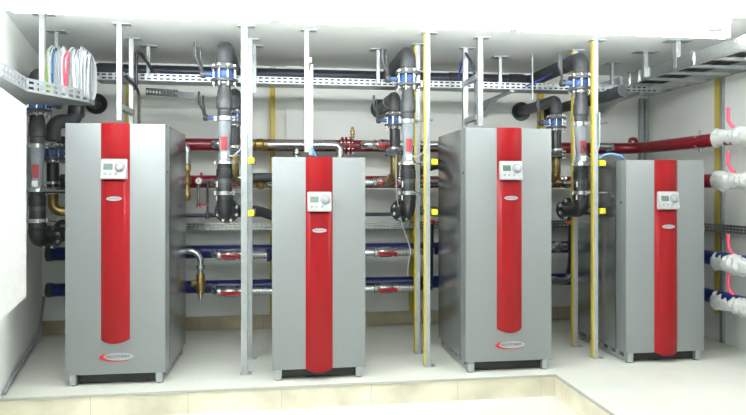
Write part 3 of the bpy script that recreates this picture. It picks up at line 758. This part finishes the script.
b8, xa, xb, z = branch(.455, 213, 274, YP, -.03, 'silver branch pipe with red lever before the lower blue header, left half', (222, 241)); corrug(b8, 250, 270, YP, z)
b9, xa, xb, z = branch(.455, 355, 432, YP, -.03, 'silver branch pipe with red lever before the lower blue header, right half', (378, 396)); corrug(b9, 398, 420, YP, z)
q = at(548, 183, 5.75)
r = thing('branch_pipe', 'brass and silver fittings of the lower red header right of the second tall heat pump', 'pipe', q, 'silver branch pipes before the headers')
b = MB(); b.lathe(q, (1, 0, 0), [(.034, 0), (.034, .04), (.044, .045), (.044, .10), (.034, .105), (.034, .13)], 14); b.build('brass_union', M['brass'], r)
b = MB(); b.lathe(V((q.x+.13, q.y, q.z-.01)), (1, 0, 0), [(.03, 0), (.04, .005), (.04, .04), (.03, .045), (.03, .09), (.04, .095), (.04, .12), (.02, .13)], 14); b.build('pipe', M['zinc'], r)
# branch ends right of the second tall pump
r = thing('branch_pipe', 'silver fittings of the upper blue header right of the second tall heat pump', 'pipe', at(556, 248, 5.75), 'silver branch pipes before the headers')
q = at(545, 247, 5.75)
b = MB(); b.lathe(q, (1, 0, 0), [(.04, 0), (.044, .01), (.044, .05), (.034, .06), (.034, .10), (.05, .11), (.05, .15), (.034, .16), (.034, .22)], 14); b.build('pipe', M['zinc'], r)
b = MB(); b.lathe(V((q.x+.08, q.y-.03, q.z)), (0, -1, 0), [(.016, 0), (.016, .03), (.022, .035), (.022, .06)], 10); b.build('cap', M['zinc'], r)
q = at(545, 281, 5.75); e = at(571, 281, 5.75)
b = MB(); b.tube([q, e, e+V((0, .0, .22))], .034, .09, 16); b.lathe(V((q.x+.07, q.y, q.z)), (1, 0, 0), [(.036, 0), (.044, .005), (.044, .05), (.036, .055)], 16)
tag(b.build('branch_pipe', M['zinc']), 'silver elbow on the lower blue header right of the second tall heat pump', 'pipe', 'silver branch pipes before the headers')

# right side of the leftmost pump: silver elbow with brass drain valve
q = at(187, 251, 5.5); e = at(200.5, 251, 5.5)
r = thing('drain_pipe', 'silver elbow pipe with brass valve at the right side of the leftmost heat pump', 'pipe', at(200, 290, 5.5))
b = MB(); b.tube([q+V((-.12, 0, 0)), e, e+V((0, 0, -.21))], .026, .09, 16); b.lathe(e+V((0, 0, -.12)), (0, 0, -1), [(.028, 0), (.038, .004), (.038, .03), (.028, .034)], 14); b.build('elbow', M['zinc'], r)
b = MB(); b.lathe(e+V((0, 0, -.19)), (0, 0, -1), [(.03, 0), (.036, .01), (.036, .05), (.044, .07), (.044, .12), (.034, .14), (.034, .17)], 14); b.lathe(e+V((-.03, -.02, -.27)), (-1, -.5, 0), [(.02, 0), (.022, .02), (.026, .022), (.026, .05)], 12); b.build('brass_valve', M['brass'], r)
b = MB(); b.lathe(e+V((0, 0, -.36)), (0, 0, -1), [(.022, 0), (.022, .03), (.014, .035), (.014, .06)], 12); b.build('drain_spout', M['zinc'], r)
# vertical brass chain by the upper right side
q = at(188, 150, 5.55)
r = thing('valve_chain', 'vertical brass and silver fittings beside the upper right edge of the leftmost heat pump', 'pipe fitting', (q.x, 5.55, 1.2))
b = MB(); b.tube([(q.x-.12, 5.6, 1.73), (q.x-.01, 5.55, 1.73), (q.x-.01, 5.55, 1.56)], .032, .07, 14); b.build('elbow', M['zinc'], r)
b = MB(); b.lathe((q.x-.01, 5.55, 1.56), (0, 0, -1), [(.03, 0), (.036, .01), (.036, .05), (.026, .06), (.026, .1), (.036, .11), (.036, .16), (.024, .17), (.024, .24), (.032, .25), (.032, .29), (.016, .31)], 12); b.build('brass_fittings', M['brass'], r)
# gauge assembly
q = at(199, 181, 5.62)
r = thing('pressure_gauge', 'small round white pressure gauge between the leftmost heat pump and first riser', 'gauge', (q.x, 5.62, q.z))
b = MB(); b.lathe(q, (0, -1, 0), [(.026, 0), (.030, .004), (.030, .024), (.027, .026)], 24); b.build('case', M['zinc'], r)
b = MB(); b.lathe(q+V((0, -.0262, 0)), (0, -1, 0), [(.026, 0), (.026, .001)], 24); fc = b.build('dial_face', M['glass'], r)
b = MB(); b.box(q.x-.002, q.x+.002, q.y-.0285, q.y-.0272, q.z-.004, q.z+.019); b.build('needle', M['cblack'], fc)
b = MB(); b.cyl(q+V((0, .01, .02)), q+V((0, .01, .05)), .008, 8); b.lathe(q+V((.02, 0, .045)), (0, 0, 1), [(.012, 0), (.014, .01), (.008, .03)], 10); b.build('red_cap', M['redbright'], r)
b = MB(); z = q.z-.035
b.lathe((q.x-.006, q.y, z), (0, 0, -1), corr(.16, .010, .014, .022), 10); b.build('siphon_tube', M['zinc'], r)
b = MB(); b.tube([(q.x+.07, q.y+.02, q.z-.02), (q.x+.07, q.y+.02, q.z-.33)], .010, 0, 10); b.tube([(q.x, q.y, q.z-.01), (q.x+.07, q.y+.02, q.z-.02)], .009, 0, 8); b.lathe((q.x+.07, q.y+.02, q.z-.27), (0, 0, -1), [(.012, 0), (.02, .01), (.02, .05), (.012, .06)], 10); b.build('thin_pipe', M['navy'], r)
b = MB(); b.box(q.x-.005, q.x+.075, q.y-.03, q.y-.022, q.z-.212, q.z-.196, .003); b.cyl((q.x+.0, q.y-.03, q.z-.204), (q.x+.0, q.y, q.z-.204), .012, 10); b.build('valve_handle', M['redbright'], r)
b = MB(); b.lathe((q.x-.006, q.y, q.z-.19), (0, 0, -1), [(.014, 0), (.02, .01), (.02, .04), (.012, .05)], 10); b.build('valve_body', M['zinc'], r)
# brass air vent on the red header
q = at(352.5, 141, YH)
b = MB(); b.lathe((q.x, YH, 1.805), (0, 0, 1), [(.014, 0), (.014, .03), (.02, .035), (.02, .05), (.014, .054), (.022, .06), (.022, .10), (.016, .105), (.012, .13), (.006, .135)], 14)
tag(b.build('air_vent', M['brass']), 'small brass air vent standing on the upper red header', 'vent')

# ---------------------------------------------------------------- wrapped valves on the right wall
def wrapped(z, pipename, Y0=4.74, Y1=4.15, drop=0.):
    xx = lambda Y: 3.52+.06*(YH-Y)/(YH-3.3)
    r = thing('wrapped_valve', 'white-wrapped valve with pink lever on the %s at the right wall' % pipename, 'valve', (xx(Y0), (Y0+Y1)/2, z), 'wrapped valves on the right wall')
    b = MB(); n = 26; rings = []
    for i in range(n+1):
        Y = Y0+(Y1-Y0)*i/n
        k = i/n
        base = .070+.014*math.sin(9*k+z*5)*math.sin(5*k)
        if i in (0, n): base = .059
        ring = []
        for j in range(22):
            t = 2*PI*j/22
            rr = base*(1+.07*math.sin(3*t+i*1.9)+.05*math.sin(5*t-i*2.7+z))
            rr *= 1.08 if i % 3 == 1 else .95
            ring.append(V((xx(Y)-.012+rr*math.cos(t), Y, z-drop+rr*math.sin(t))))
        rings.append(ring)
    b.ring_skin(rings); b.build('foam_wrap', M['wrap'], r)
    Ym = 4.57; x = xx(Ym)-.02
    b = MB(); b.tube([(x+.03, Ym-.03, z-drop+.05), (x+.01, Ym+.0, z-drop+.09), (x-.005, Ym+.015, z-drop+.13), (x-.005, Ym+.015, z-drop+.235)], .0135, .04, 10)
    lv = b.build('lever', M['pinklever'], r); lv['label'] = 'pink lever handle'
wrapped(1.757, 'upper red pipe', drop=-.01)
wrapped(1.417, 'lower red pipe')
wrapped(.775, 'upper blue pipe', drop=.02)
wrapped(.455, 'lower blue pipe', drop=.02)

# ---------------------------------------------------------------- loose cables
def cable(label, pts, r, m, bend=.1):
    b = MB(); b.tube(pts, r, bend, 8, n=8); tag(b.build('cable', m), label, 'cable', 'loose cables')
cable('white cable hanging at the first riser beside the post', [at(244, 108, 4.8), at(244, 130, 4.8), at(242, 148, 4.8), at(234, 156, 4.84), at(229, 156, 4.84)], .006, M['cable'], .12)
cable('white cable hanging at the second riser beside the yellow-edged post', [at(427, 112, 4.66), at(427, 140, 4.66), at(424, 153, 4.7), at(416, 157, 4.8), at(411, 156, 4.84)], .006, M['cable'], .12)
cable('thin pale cable dangling below the second riser', [at(396, 154, 5.2), at(396, 180, 5.2), at(397, 200, 5.05), at(402, 225, 5.05), at(411, 250, 5.05), at(407, 274, 5.05)], .004, M['cable'], .2)
cable('white cable hanging at the third riser beside the yellow-edged post', [at(599.5, 112, 4.7), at(600, 140, 4.7), at(598, 152, 4.72), at(592, 157, 4.8), at(586, 154, 4.84)], .006, M['cable'], .12)
cable('black cable loop at the third riser above the lower collar', [at(583, 145, 4.83), at(588, 155, 4.8), at(593, 158, 4.82), at(596, 157, 4.86)], .01, M['cblack'], .1)
cable('light blue cable arching from the post onto the rightmost heat pump', [at(599, 158, 4.72), at(606, 154, 4.7), at(614, 154, 4.68), at(622, 156, 4.63), V((2.68, 4.66, 1.582))], .009, M['cblue'], .15)
cable('black cable arching down from the leftmost hanging posts to the tray', [at(136, 90, 5.22), at(136.5, 52, 5.22), at(141, 53, 5.25), at(152, 70, 5.35), at(162, 78, 5.40)], .013, M['cblack'], .12)
cable('black cable between the leftmost hanging posts', [at(124, 74, 4.78), at(128, 79, 4.95), at(134, 84, 5.15), at(139, 92, 5.24), at(139, 124, 5.24)], .012, M['cblack'], .1)
cable('grey blue cable arching between the hanging posts over the second tall heat pump', [at(465, 52, 5.16), at(470, 60, 5.0), at(475, 72, 4.9), at(476, 100, 4.86), at(476, 125, 4.85)], .012, M['navy'], .25)
cable('short blue cable at the farther hanging post over the second tall heat pump', [at(463, 58, 5.18), at(460, 70, 5.25), at(458, 80, 5.3)], .008, M['cnavy'], .2)
cable('blue cable resting on the tray left of the third riser', [at(526, 86, 5.33), at(534, 83, 5.33), at(544, 78, 5.3), at(551, 74, 5.2)], .008, M['cnavy'], .1)
cable('white and blue lead running down into the second heat pump', [at(312, 148, 4.98), at(314, 152, 4.95), at(316, 157, 4.9)], .008, M['cblue'], .1)
# conduit on the left wall near the floor
b = MB(); p0 = V((xl(4.4)+.02, 4.4, .02)); p1 = V((xl(5.9)+.02, 5.9, .09)); b.tube([p0, p1, p1+V((0, .1, .3))], .012, .1, 10)
tag(b.build('wall_conduit', M['cgrey']), 'grey conduit along the foot of the left wall', 'conduit')

# ---------------------------------------------------------------- white wall cabinet, left
Yc0, Yc1 = 2.75, 3.83
def pc(Y, off): return V((xl(Y)+off, Y, 0))
r = thing('wall_cabinet', 'white electrical cabinet mounted on the left wall at the picture edge', 'cabinet', (xl(3.3)+.125, 3.3, .73))
b = MB(); b.extrude_poly([pc(Yc0, .004)+V((0, 0, .73)), pc(Yc1, .004)+V((0, 0, .73)), pc(Yc1, .23)+V((0, 0, .73)), pc(Yc0, .23)+V((0, 0, .73))], (0, 0, 1.10)); b.build('box', M['white'], r)
b = MB(); b.extrude_poly([pc(Yc0, .232)+V((0, 0, .74)), pc(Yc1-.01, .232)+V((0, 0, .74)), pc(Yc1-.01, .25)+V((0, 0, .74)), pc(Yc0, .25)+V((0, 0, .74))], (0, 0, 1.08)); dr = b.build('door', M['white'], r)
b = MB(); b.extrude_poly([pc(Yc0+.1, .25)+V((0, 0, 1.25)), pc(Yc0+.14, .25)+V((0, 0, 1.25)), pc(Yc0+.14, .262)+V((0, 0, 1.25)), pc(Yc0+.1, .262)+V((0, 0, 1.25))], (0, 0, .09)); b.build('latch', M['dark'], dr)

# ---------------------------------------------------------------- lamps
def batten(a, c, label, m='tube', drop=.115):
    """bare-tube batten lamp from a to c on the ceiling"""
    a, c = V((*a, ZC)), V((*c, ZC)); d = (c-a).normalized(); sd = V((-d.y, d.x, 0))
    r = thing('ceiling_light', label, 'lamp', (a+c)/2, 'batten lamps on the ceiling')
    b = MB(); b.extrude_poly([a+sd*.03, a-sd*.03, a-sd*.022+V((0, 0, -.035)), a+sd*.022+V((0, 0, -.035))], c-a); b.build('housing', M['white'], r)
    for p, q in ((a, d), (c, -d)):
        b = MB(); b.extrude_poly([p+sd*.02, p-sd*.02, p-sd*.024+V((0, 0, -drop-.02)), p+sd*.024+V((0, 0, -drop-.02))], q*.03); b.build('socket', M['white'], r)
    b = MB(); b.cyl(a+d*.03+V((0, 0, -drop)), c-d*.03+V((0, 0, -drop)), .022, 14); b.build('tube', M[m], r)
LY = 4.02
batten((-1.62, LY), (-.05, LY), 'batten lamp on the ceiling before the leftmost heat pump')
batten((-.049, LY), (1.52, LY), 'batten lamp on the ceiling before the middle heat pumps')
batten((1.521, LY), (3.09, LY), 'batten lamp on the ceiling before the rightmost heat pump')
batten((-.95, 2.0), (-1.33, 3.7), 'added unseen batten along the left wall to whiten that edge', 'added_tube')  # out-of-view lamp added to overexpose the left wall and its cabinet
batten((3.55, 1.9), (3.55, 3.8), 'added unseen batten along the right wall to whiten that edge', 'added_tube')  # out-of-view lamp added to overexpose the right wall
batten((-.6, 2.3), (1.0, 2.3), 'added unseen fill batten on the ceiling, middle row', 'tube')  # out-of-view lamp added as frontal fill for the pump fronts
batten((-.4, .2), (1.2, .2), 'added unseen fill batten on the ceiling, last row', 'tube')  # second fill lamp, also added and never in view

w = bpy.data.worlds.new('World'); S.world = w; w.use_nodes = True
w.node_tree.nodes['Background'].inputs[0].default_value = (.8, .85, .9, 1)
w.node_tree.nodes['Background'].inputs[1].default_value = .3

# ---------------------------------------------------------------- camera
cd = bpy.data.cameras.new('camera'); cam = bpy.data.objects.new('camera', cd); COL.objects.link(cam)
cam.location = (0, 0, CAM_Z); cam.rotation_euler = (PI/2, 0, -YAW)
cd.sensor_width = 36; cd.lens = FPX/746*36; cd.shift_y = -(207.5-HOR)/746; cd.clip_start = .05
S.camera = cam
S.view_settings.view_transform = 'Standard'; S.view_settings.look = 'None'
S.view_settings.exposure = 0.95; S.view_settings.gamma = 1; S.view_settings.use_curve_mapping = False
S.cycles.max_bounces = 8; S.cycles.diffuse_bounces = 5; S.cycles.use_denoising = True
S.cycles.sample_clamp_indirect = 4
